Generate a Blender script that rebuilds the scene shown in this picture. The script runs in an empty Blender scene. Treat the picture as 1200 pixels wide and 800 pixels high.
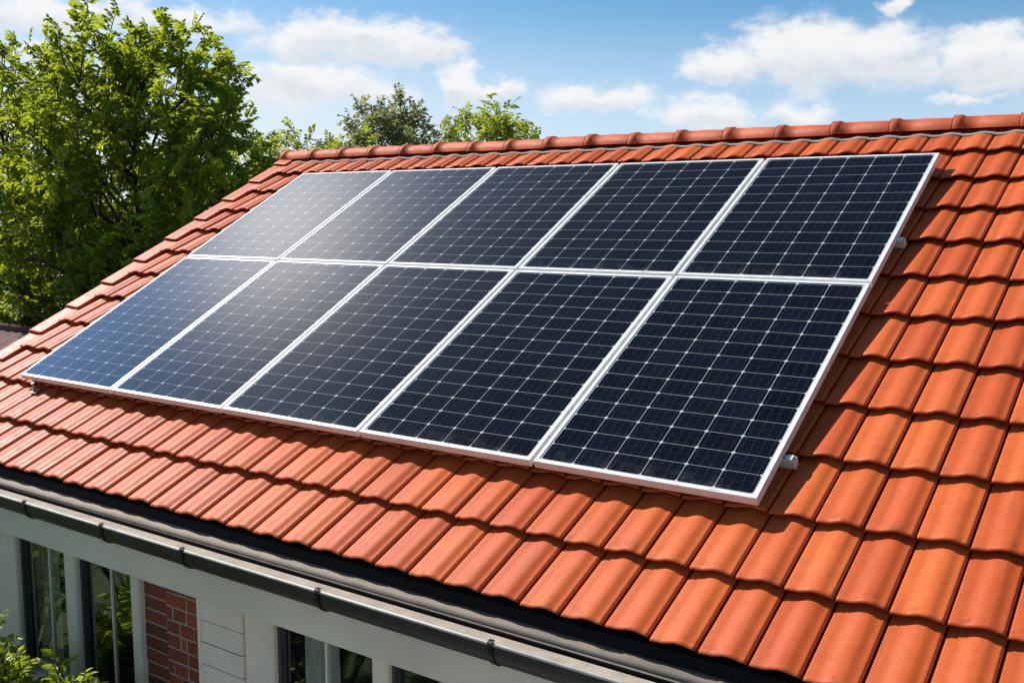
import bpy, math, random
import numpy as np
from mathutils import Vector, Matrix

C = bpy.context.scene.collection
SC = bpy.context.scene
R = math.radians
S = 1.15                 # metres per panel pitch
Z0 = 3.21                # height of the array's lower edge above the ground
AL = 0.4983              # roof pitch
CA, SA = math.cos(AL), math.sin(AL)

# ------------------------------------------------------------------ camera
cam = bpy.data.cameras.new('camera'); cam_o = bpy.data.objects.new('camera', cam); C.objects.link(cam_o)
TH, YAW = 0.1244, -0.6173
fw = Vector((math.sin(YAW)*math.cos(TH), math.cos(YAW)*math.cos(TH), -math.sin(TH)))
rt = Vector((math.cos(YAW), -math.sin(YAW), 0)); upv = rt.cross(fw)
m = Matrix((rt, upv, -fw)).transposed().to_4x4()
CAMP = Vector((6.3426*S, -3.4393*S, 1.0226*S+Z0))
m.translation = CAMP
cam_o.matrix_world = m
cam.sensor_width = 36; cam.lens = 1189.34/1200*36; cam.clip_start = .05; cam.clip_end = 2000
SC.camera = cam_o

# ------------------------------------------------------------------ sun
SUN = Vector((-0.717, 0.029, 0.696)).normalized()
sl = bpy.data.lights.new('sun', 'SUN'); sl.energy = 5.0; sl.angle = R(.5); sl.color = (1, .95, .87)
so = bpy.data.objects.new('sun', sl); C.objects.link(so)
so.rotation_euler = SUN.to_track_quat('Z', 'Y').to_euler()
so.location = (0, 0, 30)

# ------------------------------------------------------------------ view
SC.view_settings.view_transform = 'Standard'; SC.view_settings.look = 'None'
SC.view_settings.gamma = 1; SC.view_settings.exposure = 0.20
SC.view_settings.use_curve_mapping = False
SC.render.engine = 'CYCLES'
SC.cycles.max_bounces = 8; SC.cycles.transparent_max_bounces = 12
SC.cycles.use_denoising = True
SC.cycles.sample_clamp_indirect = 6

# ------------------------------------------------------------------ node helpers
class NT:
    def __init__(s, tree): s.t = tree; s.n = tree.nodes; s.l = tree.links
    def new(s, typ, **kw):
        n = s.n.new(typ)
        for k, v in kw.items(): setattr(n, k, v)
        return n
    def put(s, sock, v):
        if isinstance(v, bpy.types.NodeSocket): s.l.new(v, sock)
        elif v is not None: sock.default_value = v
    def math(s, op, a, b=None, c=None, clamp=False):
        n = s.new('ShaderNodeMath', operation=op, use_clamp=clamp)
        for i, v in enumerate((a, b, c)):
            if v is not None: s.put(n.inputs[i], v)
        return n.outputs[0]
    def vmath(s, op, a, b=None):
        n = s.new('ShaderNodeVectorMath', operation=op)
        s.put(n.inputs[0], a)
        if b is not None: s.put(n.inputs[1], b)
        return n.outputs[0]
    def noise(s, vec, scale, detail=4, rough=.55, dist=0):
        n = s.new('ShaderNodeTexNoise')
        s.put(n.inputs['Vector'], vec); n.inputs['Scale'].default_value = scale
        n.inputs['Detail'].default_value = detail; n.inputs['Roughness'].default_value = rough
        n.inputs['Distortion'].default_value = dist
        return n.outputs['Fac']
    def ramp(s, v, lo, hi, a=0., b=1., smooth=True):
        n = s.new('ShaderNodeMapRange'); n.interpolation_type = 'SMOOTHSTEP' if smooth else 'LINEAR'
        s.put(n.inputs['Value'], v); n.inputs['From Min'].default_value = lo; n.inputs['From Max'].default_value = hi
        n.inputs['To Min'].default_value = a; n.inputs['To Max'].default_value = b
        return n.outputs[0]
    def mix(s, f, a, b, mode='MIX'):
        n = s.new('ShaderNodeMix', data_type='RGBA', blend_type=mode)
        s.put(n.inputs[0], f)
        for i, v in ((6, a), (7, b)):
            if isinstance(v, tuple): v = (*v[:3], 1)
            s.put(n.inputs[i], v)
        return n.outputs[2]
    def mapping(s, vec, scale=(1, 1, 1), loc=(0, 0, 0)):
        n = s.new('ShaderNodeMapping'); s.put(n.inputs[0], vec)
        n.inputs['Scale'].default_value = scale; n.inputs['Location'].default_value = loc
        return n.outputs[0]
    def sep(s, v):
        n = s.new('ShaderNodeSeparateXYZ'); s.put(n.inputs[0], v); return n.outputs
    def comb(s, x, y, z):
        n = s.new('ShaderNodeCombineXYZ')
        for i, v in enumerate((x, y, z)): s.put(n.inputs[i], v)
        return n.outputs[0]
    def bump(s, h, strength=.3, dist=.01):
        n = s.new('ShaderNodeBump'); s.put(n.inputs['Height'], h)
        n.inputs['Strength'].default_value = strength; n.inputs['Distance'].default_value = dist
        return n.outputs[0]

# ------------------------------------------------------------------ world: Nishita sky with broken cumulus
W = bpy.data.worlds.new('World'); SC.world = W; W.use_nodes = True
nt = NT(W.node_tree); nt.n.clear()
tc = nt.new('ShaderNodeTexCoord').outputs['Generated']
x, y, z = nt.sep(tc)
zl = nt.math('MAXIMUM', z, 0.0)
lift = nt.vmath('NORMALIZE', nt.comb(x, y, nt.math('ADD', nt.math('MULTIPLY', zl, 2.6), .02)))
sky = nt.new('ShaderNodeTexSky', sky_type='NISHITA', sun_disc=False)
sky.sun_elevation = math.asin(SUN.z); sky.sun_rotation = math.atan2(SUN.x, SUN.y)
sky.air_density = 1.0; sky.dust_density = .6; sky.ozone_density = 2.2
nt.put(sky.inputs[0], lift)
hsv = nt.new('ShaderNodeHueSaturation'); hsv.inputs['Saturation'].default_value = 1.34; hsv.inputs['Value'].default_value = 1.42; hsv.inputs['Hue'].default_value = .482
nt.put(hsv.inputs['Color'], sky.outputs[0])
skyc = hsv.outputs[0]
az = nt.math('MULTIPLY', nt.math('ARCTAN2', x, y), 57.2958)
el = nt.math('MULTIPLY', nt.math('ARCSINE', z), 57.2958)
deep = nt.ramp(el, 13, 45, 1.0, .5)                       # the blue deepens towards the zenith
sc_ = nt.vmath('SCALE', skyc); nt.put(sc_.node.inputs['Scale'], deep); skyc = sc_
ae = nt.comb(nt.math('MULTIPLY', az, .7), nt.math('MULTIPLY', el, 1.15), 0.0)
w1 = nt.noise(ae, .55, 6, .6); w2 = nt.noise(nt.mapping(ae, loc=(31, 17, 5)), .55, 6, .6)
waz = nt.math('ADD', az, nt.math('MULTIPLY', nt.math('SUBTRACT', w1, .5), 4.2))
wel = nt.math('ADD', el, nt.math('MULTIPLY', nt.math('SUBTRACT', w2, .5), 2.6))
#        az      el     wa   we_up we_dn  gain
CLOUDS = [
          (-19.61, 8.41, 3.37, 1.73, 1.83, 1.00),
          (-16.82, 8.29, 3.37, 1.64, 1.73, 1.00),
          (-23.34, 7.85, 2.99, 1.25, 1.16, 0.95),
          (-14.09, 7.31, 1.93, 0.96, 0.87, 0.80),
          (-11.12, 7.65, 2.31, 1.54, 1.54, 1.00),
          (-8.63, 7.41, 2.41, 1.54, 1.45, 1.00),
          (-11.61, 5.81, 1.93, 0.39, 0.34, 0.85),
          (-15.26, 10.53, 0.72, 0.53, 0.48, 0.80),
          (-43.74, 9.26, 5.54, 1.16, 1.16, 0.95),
          (-46.92, 9.00, 2.41, 1.20, 0.96, 0.95),
          (-40.05, 8.71, 2.02, 0.96, 0.77, 0.90),
          (-46.06, 7.13, 4.82, 1.06, 1.25, 0.85),
          (-42.86, 6.74, 2.41, 0.77, 0.77, 0.80),
          (-48.56, 6.40, 2.89, 0.96, 0.96, 0.75),
          (-38.43, 7.02, 1.25, 1.16, 1.35, 0.95),
          (-36.22, 6.67, 1.83, 0.63, 0.67, 0.85),
          (-30.90, 6.33, 3.56, 0.87, 0.82, 0.85),
          (-24.64, 5.56, 2.89, 0.92, 0.87, 0.90),
          (-19.93, 5.11, 2.41, 0.82, 0.67, 0.80),
          (-59.12, 9.63, 6.26, 1.16, 0.96, 0.85),
          (-53.00, 10.02, 4.34, 0.82, 0.67, 0.80),
          (-59.21, 7.92, 2.41, 0.53, 0.48, 0.70),
          (-52.82, 9.27, 2.02, 0.48, 0.39, 0.70),
          (2.0, 8.5, 8.0, 3.0, 1.6, 1.0),
          (14.0, 7.0, 5.0, 1.6, 1.0, .9),
          (-78.0, 8.0, 7.0, 2.2, 1.6, .9)]
dens = None; base_h = None
for (a0, e0, wa, wu, wd, g) in CLOUDS:
    da = nt.math('DIVIDE', nt.math('SUBTRACT', waz, a0), wa)
    de = nt.math('SUBTRACT', wel, e0)
    deu = nt.math('MAXIMUM', nt.math('DIVIDE', de, wu), nt.math('DIVIDE', de, -wd))
    r2 = nt.math('ADD', nt.math('MULTIPLY', da, da), nt.math('MULTIPLY', deu, deu))
    d = nt.math('MULTIPLY', nt.math('EXPONENT', nt.math('MULTIPLY', r2, -.75)), g)
    lo = nt.math('MULTIPLY', d, nt.ramp(de, -wd*.9, wu*.7, 1, 0))
    dens = d if dens is None else nt.math('MAXIMUM', dens, d)
    base_h = lo if base_h is None else nt.math('MAXIMUM', base_h, lo)
n1 = nt.noise(ae, .62, 10, .58, .3)
n2 = nt.noise(nt.mapping(ae, loc=(13, 7, 3)), 1.25, 8, .6, .15)
n3 = nt.noise(nt.mapping(tc, (1, 1, 2.2)), 3.2, 8, .55)
generic = nt.math('MULTIPLY', nt.ramp(n3, .62, .82, 0, .7), nt.ramp(el, 16, 26, 0, 1))
dens = nt.math('MAXIMUM', dens, generic)
val = nt.math('ADD', dens, nt.math('ADD', nt.math('MULTIPLY', nt.math('SUBTRACT', n1, .5), .95),
                                   nt.math('MULTIPLY', nt.math('SUBTRACT', n2, .5), .4)))
alpha = nt.ramp(val, .22, .80)
alpha = nt.math('MULTIPLY', alpha, nt.ramp(dens, .05, .3))
veil = nt.math('MULTIPLY', nt.ramp(az, -60, -18, .92, .5), nt.ramp(el, 4.0, 12.5, 1.08, .14))
body = nt.ramp(val, .5, 1.15)
sh = nt.math('MULTIPLY', nt.ramp(base_h, .12, .75), nt.ramp(n2, .25, .75, .5, 1.1))
WHITE, GREY = (8.6, 8.6, 8.65), (6.0, 6.5, 7.1)
ccol = nt.mix(nt.math('MULTIPLY', sh, .85), WHITE, GREY)
ccol = nt.mix(nt.math('MULTIPLY', body, .0), ccol, (8.2, 8.2, 8.2))
# the cloud close to the sun is lit through and much brighter
glow_r = nt.vmath('DOT_PRODUCT', tc, tuple(SUN))
dotn = nt.new('ShaderNodeVectorMath', operation='DOT_PRODUCT'); nt.put(dotn.inputs[0], tc); dotn.inputs[1].default_value = tuple(SUN)
near = nt.ramp(dotn.outputs['Value'], .88, .96, 1.0, 1.5)
ccol = nt.vmath('SCALE', ccol); ccol.node.inputs['Scale'].default_value = 1; nt.put(ccol.node.inputs['Scale'], near)
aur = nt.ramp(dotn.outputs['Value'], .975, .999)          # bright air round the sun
c1 = nt.mix(veil, skyc, (7.2, 8.0, 8.5))
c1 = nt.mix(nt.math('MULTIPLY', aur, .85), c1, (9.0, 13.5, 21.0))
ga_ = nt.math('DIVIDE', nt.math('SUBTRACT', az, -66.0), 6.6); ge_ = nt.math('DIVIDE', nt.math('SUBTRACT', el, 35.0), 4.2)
glare_glow = nt.math('EXPONENT', nt.math('MULTIPLY', nt.math('ADD', nt.math('MULTIPLY', ga_, ga_), nt.math('MULTIPLY', ge_, ge_)), -.8))
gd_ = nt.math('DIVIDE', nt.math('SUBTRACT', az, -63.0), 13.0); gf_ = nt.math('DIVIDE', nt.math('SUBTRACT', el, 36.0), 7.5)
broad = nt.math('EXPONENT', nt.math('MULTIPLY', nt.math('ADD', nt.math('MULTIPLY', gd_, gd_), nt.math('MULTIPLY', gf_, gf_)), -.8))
c1 = nt.mix(nt.math('MULTIPLY', broad, .9), c1, (10.5, 12.6, 17.5))  # wide bluish glow added out of view for the panels to mirror
c1 = nt.mix(nt.math('MULTIPLY', glare_glow, .85), c1, (50.0, 49.0, 48.0))     # white glow added out of view for glare on the panels
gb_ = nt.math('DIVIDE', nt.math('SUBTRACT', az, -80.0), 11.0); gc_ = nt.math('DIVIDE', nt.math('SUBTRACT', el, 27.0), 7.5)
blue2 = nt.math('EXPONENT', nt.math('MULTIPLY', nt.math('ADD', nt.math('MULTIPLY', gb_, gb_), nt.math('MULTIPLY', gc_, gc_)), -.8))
c1 = nt.mix(nt.math('MULTIPLY', blue2, .9), c1, (9.5, 18.0, 34.0))       # blue glow added out of view, mirrored by the left panels
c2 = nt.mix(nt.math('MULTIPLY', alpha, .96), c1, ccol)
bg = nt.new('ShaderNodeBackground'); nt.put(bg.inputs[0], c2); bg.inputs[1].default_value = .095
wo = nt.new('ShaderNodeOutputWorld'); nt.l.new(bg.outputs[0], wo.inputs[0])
W.cycles.sampling_method = 'MANUAL'; W.cycles.sample_map_resolution = 1024

# ------------------------------------------------------------------ materials
def material(name):
    mt = bpy.data.materials.new(name); mt.use_nodes = True
    n = NT(mt.node_tree); b = mt.node_tree.nodes['Principled BSDF']
    return mt, n, b
def simple(name, col, rough=.5, metal=0., var=.12, scale=6., bump=0., bscale=40., dirt=None, spec=None):
    mt, n, b = material(name)
    oc = n.new('ShaderNodeTexCoord').outputs['Object']
    f = n.noise(oc, scale, 6, .6)
    dark = tuple(c*(1-var*1.6) for c in col); lite = tuple(min(1, c*(1+var)) for c in col)
    c = n.mix(n.ramp(f, .3, .7), dark, lite)
    if dirt:
        dn = n.noise(oc, scale*2.3, 8, .7)
        c = n.mix(n.ramp(dn, .58, .74, 0, dirt[1]), c, dirt[0])
    n.put(b.inputs['Base Color'], c)
    n.put(b.inputs['Roughness'], n.ramp(f, .2, .8, max(.03, rough-.08), min(1, rough+.08)))
    b.inputs['Metallic'].default_value = metal
    if spec is not None: b.inputs['Specular IOR Level'].default_value = spec
    if bump: n.put(b.inputs['Normal'], n.bump(n.noise(oc, bscale, 4), bump, .01))
    return mt

def terracotta(name, rough, hue=(.52, .122, .047)):
    mt, n, b = material(name)
    oc = n.new('ShaderNodeTexCoord').outputs['Object']
    at = n.new('ShaderNodeAttribute', attribute_name='rnd').outputs['Fac']
    at2 = n.new('ShaderNodeAttribute', attribute_name='along').outputs['Fac']
    h = hue
    a = (h[0]*.84, h[1]*.77, h[2]*.82); c_ = (h[0]*1.08, h[1]*1.2, h[2]*1.15)
    col = n.mix(at, a, c_)
    mott = n.noise(oc, 7, 7, .65)
    col = n.mix(n.ramp(mott, .42, .72, 0, .38), col, (h[0]*.72, h[1]*.66, h[2]*.72))
    # fine mineral streaks running down each tile
    st = n.noise(n.mapping(oc, (46, 3.0, 3.0)), 1.0, 5, .6)
    col = n.mix(n.ramp(st, .5, .75, 0, .22), col, (h[0]*1.2, h[1]*1.55, h[2]*1.7))
    col = n.mix(n.ramp(st, .45, .22, 0, .25), col, (h[0]*.62, h[1]*.55, h[2]*.6))
    # soot and weathering near the tail of each tile
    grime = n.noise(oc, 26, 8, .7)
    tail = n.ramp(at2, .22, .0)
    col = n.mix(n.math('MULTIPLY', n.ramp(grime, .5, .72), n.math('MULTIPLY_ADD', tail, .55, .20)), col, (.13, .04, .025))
    lich = n.noise(oc, 34, 5, .75); patch = n.noise(oc, 1.7, 3, .5)
    col = n.mix(n.math('MULTIPLY', n.ramp(lich, .60, .68), n.ramp(patch, .46, .66, 0, .55)), col, (.20, .13, .085))
    run = n.noise(n.mapping(oc, (24, 1.1, 1.1)), 1.0, 6, .6)
    col = n.mix(n.ramp(run, .56, .74, 0, .34), col, (.20, .045, .022))
    spk = n.noise(oc, 140, 2, .5)
    col = n.mix(n.ramp(spk, .66, .76, 0, .4), col, (.62, .36, .25))
    n.put(b.inputs['Base Color'], col)
    n.put(b.inputs['Roughness'], n.ramp(n.noise(oc, 18, 6, .6), .25, .75, rough-.03, rough+.09))
    b.inputs['Specular IOR Level'].default_value = .18
    hh = n.math('ADD', n.math('MULTIPLY', grime, .5), n.math('MULTIPLY', n.noise(oc, 90, 4), .5))
    n.put(b.inputs['Normal'], n.bump(hh, .16, .006))
    return mt
M = {}
M['tile'] = terracotta('terracotta', .46, (.60, .114, .029))
M['ridge'] = terracotta('ridge_terracotta', .58, (.54, .102, .034))
M['mortar_seal'] = simple('ridge_seal', (.36, .32, .27), .85, 0, .2, 9, .3, 60, ((.12, .10, .08), .6))
M['felt'] = simple('black_felt', (.007, .0065, .006), .8, 0, .3, 5, .25, 30, None, .2)
M['deck'] = simple('roof_deck', (.03, .02, .015), .9)
M['drip'] = simple('aged_aluminium', (.27, .225, .18), .75, 0, .12, 7, .12, 50, ((.15, .12, .10), .5), .15)
M['zinc_in'] = simple('aged_zinc', (.42, .36, .29), .75, 0, .12, 8, .1, 40, ((.2, .165, .13), .45), .15)
M['gutter'] = simple('anthracite', (.026, .0225, .020), .45, 0, .25, 5, .05, 40, ((.06, .055, .05), .35))
M['bead'] = simple('bright_bead', (.46, .45, .43), .5, .1, .1, 12)
M['bracket'] = simple('bracket_black', (.016, .016, .017), .36, .2, .2, 14)
M['beam'] = simple('painted_beam', (.80, .67, .555), .55, 0, .05, 2.2, .08, 35, ((.40, .38, .35), .35))
M['siding'] = simple('painted_siding', (.80, .67, .555), .5, 0, .05, 3, .12, 30, ((.38, .36, .33), .45))
M['frame_paint'] = simple('window_paint', (.80, .68, .57), .42, 0, .04, 5, .05, 30, ((.42, .4, .37), .25))
M['seal_rubber'] = simple('dark_sash', (.045, .048, .052), .45, 0, .2, 7)
M['alu'] = simple('anodised_aluminium', (.83, .82, .80), .4, .1, .06, 14, .04, 120, ((.5, .48, .46), .25))
M['rail'] = simple('mill_aluminium', (.70, .69, .67), .45, .25, .08, 20)
M['steel'] = simple('hook_steel', (.33, .31, .29), .5, .5, .15, 20)
M['curtain'] = simple('curtain_cloth', (.72, .72, .62), .9, 0, .1, 5)
M['curtain_ochre'] = simple('curtain_ochre', (.55, .49, .33), .9, 0, .12, 5)
M['room'] = simple('room_plaster', (.10, .095, .085), .9)
M['neighbour_roof'] = simple('faded_roof', (.13, .066, .068), .75, 0, .2, 4, .3, 20, None, .15)
M['plaster'] = simple('plaster', (.55, .53, .48), .8, 0, .08, 3, .2, 30)
M['print'] = simple('printed_ink', (.18, .18, .2), .6)

# bricks
def brickmat(name, c0):
    mt, n, b = material(name)
    oc = n.new('ShaderNodeTexCoord').outputs['Object']
    at = n.new('ShaderNodeAttribute', attribute_name='rnd').outputs['Fac']
    col = n.mix(at, tuple(c*.62 for c in c0), tuple(c*1.25 for c in c0))
    nz = n.noise(oc, 55, 6, .7)
    col = n.mix(n.ramp(nz, .5, .75, 0, .6), col, (c0[0]*.45, c0[1]*.4, c0[2]*.45))
    col = n.mix(n.ramp(n.noise(oc, 17, 7, .7), .62, .8, 0, .4), col, (.42, .34, .3))
    n.put(b.inputs['Base Color'], col); b.inputs['Roughness'].default_value = .85
    n.put(b.inputs['Normal'], n.bump(nz, .5, .006))
    return mt
M['brick'] = brickmat('red_brick', (.26, .050, .020))
M['brick_shade'] = brickmat('shaded_brick', (.18, .036, .016))  # same brick, darkened so its colour carries the shade
M['mortar'] = simple('mortar', (.36, .285, .215), .9, 0, .15, 30, .5, 120)

# glass for windows
mt, n, b = material('window_glass')
b.inputs['Base Color'].default_value = (.92, .95, .93, 1); b.inputs['Roughness'].default_value = 0.0
b.inputs['Transmission Weight'].default_value = 1.0; b.inputs['IOR'].default_value = 1.5
oc = n.new('ShaderNodeTexCoord').outputs['Object']
n.put(b.inputs['Normal'], n.bump(n.noise(oc, 1.6, 2), .06, .05))
b.inputs['Coat Weight'].default_value = 1.0; b.inputs['Coat IOR'].default_value = 1.6; b.inputs['Coat Roughness'].default_value = .01
M['glass'] = mt

# solar cells: UV counts cells (U 0..6, V 0..rows), outside that range lies the white backsheet
def cellmat(name, cw, ch):
    mt, n, b = material(name)
    uvn = n.new('ShaderNodeUVMap', uv_map='cells').outputs[0]
    u, v, _ = n.sep(uvn)
    fu = n.math('FRACT', u); fv = n.math('FRACT', v)
    ex = n.math('MULTIPLY', n.math('MINIMUM', fu, n.math('SUBTRACT', 1, fu)), cw)
    ey = n.math('MULTIPLY', n.math('MINIMUM', fv, n.math('SUBTRACT', 1, fv)), ch)
    gap = n.math('MAXIMUM', n.ramp(ex, .0008, .0017, 1, 0), n.ramp(ey, .0004, .0013, 1, 0))
    dia = n.ramp(n.math('ADD', ex, ey), .0112, .0128, 1, 0)
    gap = n.math('MAXIMUM', gap, dia)
    out = n.math('MAXIMUM', n.math('MAXIMUM', n.ramp(u, -.003, .003, 1, 0), n.ramp(u, 5.997, 6.003)),
                 n.ramp(v, -.003, .003, 1, 0))
    gap = n.math('MAXIMUM', gap, out)
    # busbars (four along V per cell) and faint cross fingers
    bb = n.math('ABSOLUTE', n.math('SUBTRACT', n.math('FRACT', n.math('MULTIPLY', fu, 4)), .5))
    bus = n.ramp(bb, .012, .03, 1, 0)
    fb = n.math('ABSOLUTE', n.math('SUBTRACT', n.math('FRACT', n.math('MULTIPLY', fv, 3)), .5))
    fin = n.ramp(fb, .012, .035, 1, 0)
    brk = n.ramp(n.noise(n.comb(n.math('MULTIPLY', u, 3.1), n.math('MULTIPLY', v, 19), 0.0), 1.0, 3, .6), .42, .62)
    brk2 = n.ramp(n.noise(n.comb(n.math('MULTIPLY', u, 9), n.math('MULTIPLY', v, 2.2), 0.0), 1.0, 3, .6), .42, .66)
    oi = n.new('ShaderNodeObjectInfo').outputs['Random']
    cid = n.new('ShaderNodeTexWhiteNoise', noise_dimensions='3D')
    n.put(cid.inputs['Vector'], n.comb(n.math('FLOOR', u), n.math('FLOOR', v), oi))
    cell = n.mix(cid.outputs['Value'], (.0018, .0024, .0060), (.0038, .0052, .0125))
    streak = n.noise(n.comb(n.math('MULTIPLY', u, 1.3), n.math('MULTIPLY', v, 34), oi), 1.0, 5, .65)
    cell = n.mix(n.ramp(streak, .45, .75, 0, .6), cell, (.0045, .0065, .015))
    cell = n.mix(n.math('MULTIPLY', bus, n.math('MULTIPLY_ADD', brk, .15, .03)), cell, (.30, .33, .40))
    cell = n.mix(n.math('MULTIPLY', fin, n.math('MULTIPLY', brk2, .13)), cell, (.30, .33, .40))
    col = n.mix(gap, cell, (.46, .47, .49))
    oc = n.new('ShaderNodeTexCoord').outputs['Object']
    dz = n.math('MULTIPLY', n.ramp(v, .9, -.1, 0, 1), n.ramp(n.noise(oc, 9, 7, .65), .42, .75))
    dz = n.math('ADD', n.math('MULTIPLY', dz, .16), n.math('MULTIPLY', n.ramp(n.noise(n.mapping(oc, (14, 2, 2)), 1.0, 7, .65), .5, .8), .012))
    col = n.mix(dz, col, (.34, .30, .25))                 # dust washed down against the lower frame
    n.put(b.inputs['Base Color'], col)
    b.inputs['Roughness'].default_value = .34
    b.inputs['Specular IOR Level'].default_value = .0
    b.inputs['Coat Weight'].default_value = 1.0; b.inputs['Coat IOR'].default_value = 1.26
    oc = n.new('ShaderNodeTexCoord').outputs['Object']
    dust = n.noise(oc, 3.0, 7, .65)
    n.put(b.inputs['Coat Roughness'], n.ramp(dust, .3, .75, .03, .055))
    n.put(b.inputs['Coat Normal'], n.bump(n.noise(oc, 2.2, 2), .02, .02))
    return mt

def leafmat(name, dark, lite, trans, tw=.45):
    mt, n, b = material(name)
    at = n.new('ShaderNodeAttribute', attribute_name='rnd').outputs['Fac']
    col = n.mix(at, dark, lite)
    n.put(b.inputs['Base Color'], col); b.inputs['Roughness'].default_value = .42
    b.inputs['Specular IOR Level'].default_value = .45
    tr = n.new('ShaderNodeBsdfTranslucent'); n.put(tr.inputs[0], n.mix(at, tuple(c*.65 for c in trans), trans))
    mx = n.new('ShaderNodeMixShader'); mx.inputs[0].default_value = tw
    n.l.new(b.outputs[0], mx.inputs[1]); n.l.new(tr.outputs[0], mx.inputs[2])
    o = [q for q in n.n if q.type == 'OUTPUT_MATERIAL'][0]
    n.l.new(mx.outputs[0], o.inputs[0])
    return mt
M['leaf_maple'] = leafmat('leaf_maple', (.05, .11, .012), (.17, .25, .02), (.62, .70, .035), .52)
M['leaf_back'] = leafmat('leaf_back', (.06, .115, .02), (.17, .24, .03), (.6, .68, .05), .52)
M['leaf_grey'] = leafmat('leaf_grey', (.11, .14, .065), (.21, .24, .12), (.5, .52, .18), .45)
M['leaf_lime'] = leafmat('leaf_lime', (.075, .14, .02), (.15, .24, .03), (.70, .76, .06), .5)
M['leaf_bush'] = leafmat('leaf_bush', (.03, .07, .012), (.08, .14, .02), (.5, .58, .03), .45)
M['leaf_shrub'] = leafmat('leaf_shrub', (.09, .17, .018), (.26, .34, .03), (.62, .72, .05), .45)
M['bark'] = simple('bark', (.055, .042, .032), .9, 0, .3, 9, .6, 30)
M['bark_grey'] = simple('bark_grey', (.12, .10, .085), .9, 0, .3, 9, .6, 30)
mt, n, b = material('grass')
oc = n.new('ShaderNodeTexCoord').outputs['Object']
c = n.mix(n.ramp(n.noise(oc, .8, 8, .7), .3, .7), (.035, .075, .015), (.09, .13, .03))
c = n.mix(n.ramp(n.noise(oc, 60, 3), .45, .7, 0, .5), c, (.02, .04, .01))
n.put(b.inputs['Base Color'], c); b.inputs['Roughness'].default_value = .9
n.put(b.inputs['Normal'], n.bump(n.noise(oc, 90, 4), .8, .03))
M['grass'] = mt

# ------------------------------------------------------------------ mesh helpers
class MB:
    def __init__(s): s.v = []; s.f = []; s.mi = []; s.n = 0; s.attr = {}; s.sm = []
    def add(s, verts, faces, mi=0, smooth=False, **attrs):
        verts = [tuple(v) for v in verts]
        s.v.extend(verts)
        for f in faces: s.f.append(tuple(i+s.n for i in f)); s.mi.append(mi); s.sm.append(smooth)
        for k, val in attrs.items():
            a = s.attr.setdefault(k, [])
            a.extend([0.0]*(s.n-len(a)))
            if hasattr(val, '__len__'): a.extend(val)
            else: a.extend([val]*len(verts))
        s.n += len(verts)
        for a in s.attr.values():
            if len(a) < s.n: a.extend([0.0]*(s.n-len(a)))
    def box(s, a, b, mi=0, bev=0.0, **attrs):
        (x0, y0, z0), (x1, y1, z1) = a, b
        e = bev
        if e <= 0:
            vs = [(x, y, z) for x in (x0, x1) for y in (y0, y1) for z in (z0, z1)]
            s.add(vs, [(0, 1, 3, 2), (4, 6, 7, 5), (0, 4, 5, 1), (2, 3, 7, 6), (0, 2, 6, 4), (1, 5, 7, 3)], mi, **attrs)
            return
        import bmesh
        bm = bmesh.new(); bmesh.ops.create_cube(bm, size=1)
        for v in bm.verts:
            v.co.x = x0 if v.co.x < 0 else x1; v.co.y = y0 if v.co.y < 0 else y1; v.co.z = z0 if v.co.z < 0 else z1
        bmesh.ops.bevel(bm, geom=bm.edges[:], offset=e, segments=1, affect='EDGES')
        bm.verts.ensure_lookup_table()
        s.add([v.co[:] for v in bm.verts], [[v.index for v in f.verts] for f in bm.faces], mi, **attrs)
        bm.free()
    def sweep_x(s, prof, x0, x1, mi=0, smooth=True, closed=False, caps=False):
        # prof: list of (y, z); extruded along X
        k = len(prof)
        vs = [(x0, y, z) for y, z in prof]+[(x1, y, z) for y, z in prof]
        fs = [(i, (i+1) % k, (i+1) % k+k, i+k) for i in range(k if closed else k-1)]
        if caps: fs += [tuple(range(k))[::-1], tuple(range(k, 2*k))]
        s.add(vs, fs, mi, smooth)
    def tube(s, pts, rad, sides=6, mi=0, cap=True):
        pts = [Vector(p) for p in pts]; vs = []; k = len(pts)
        ref = Vector((.3, .9, .2)).normalized()
        for i, pnt in enumerate(pts):
            d = (pts[min(i+1, k-1)]-pts[max(i-1, 0)])
            if d.length < 1e-9: d = Vector((0, 0, 1))
            d.normalize(); a = d.cross(ref)
            if a.length < 1e-3: a = d.cross(Vector((1, 0, 0)))
            a.normalize(); b = d.cross(a)
            for j in range(sides):
                t = 2*math.pi*j/sides; vs.append(pnt+(a*math.cos(t)+b*math.sin(t))*rad[i])
        fs = [(i*sides+j, i*sides+(j+1) % sides, (i+1)*sides+(j+1) % sides, (i+1)*sides+j) for i in range(k-1) for j in range(sides)]
        if cap: fs += [tuple(range(sides))[::-1], tuple(range((k-1)*sides, k*sides))]
        s.add(vs, fs, mi, True)
    def build(s, name, mats, parent=None):
        me = bpy.data.meshes.new(name); me.from_pydata(s.v, [], s.f)
        if not isinstance(mats, (list, tuple)): mats = [mats]
        for q in mats: me.materials.append(q)
        me.polygons.foreach_set('material_index', s.mi)
        me.polygons.foreach_set('use_smooth', s.sm)
        for k, a in s.attr.items():
            at = me.attributes.new(k, 'FLOAT', 'POINT'); at.data.foreach_set('value', np.array(a, dtype=np.float32))
        me.update()
        o = bpy.data.objects.new(name, me); C.objects.link(o)
        if parent: o.parent = parent; o.matrix_parent_inverse = Matrix.Translation(-Vector(parent.location)) if parent.parent is None else Matrix()
        return o

def tag(o, label=None, cat=None, group=None, kind=None):
    if label: o['label'] = label
    if cat: o['category'] = cat
    if group: o['group'] = group
    if kind: o['kind'] = kind
    return o
def empty(name, loc):
    o = bpy.data.objects.new(name, None); o.location = loc; o.empty_display_size = .2; C.objects.link(o); return o

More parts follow.
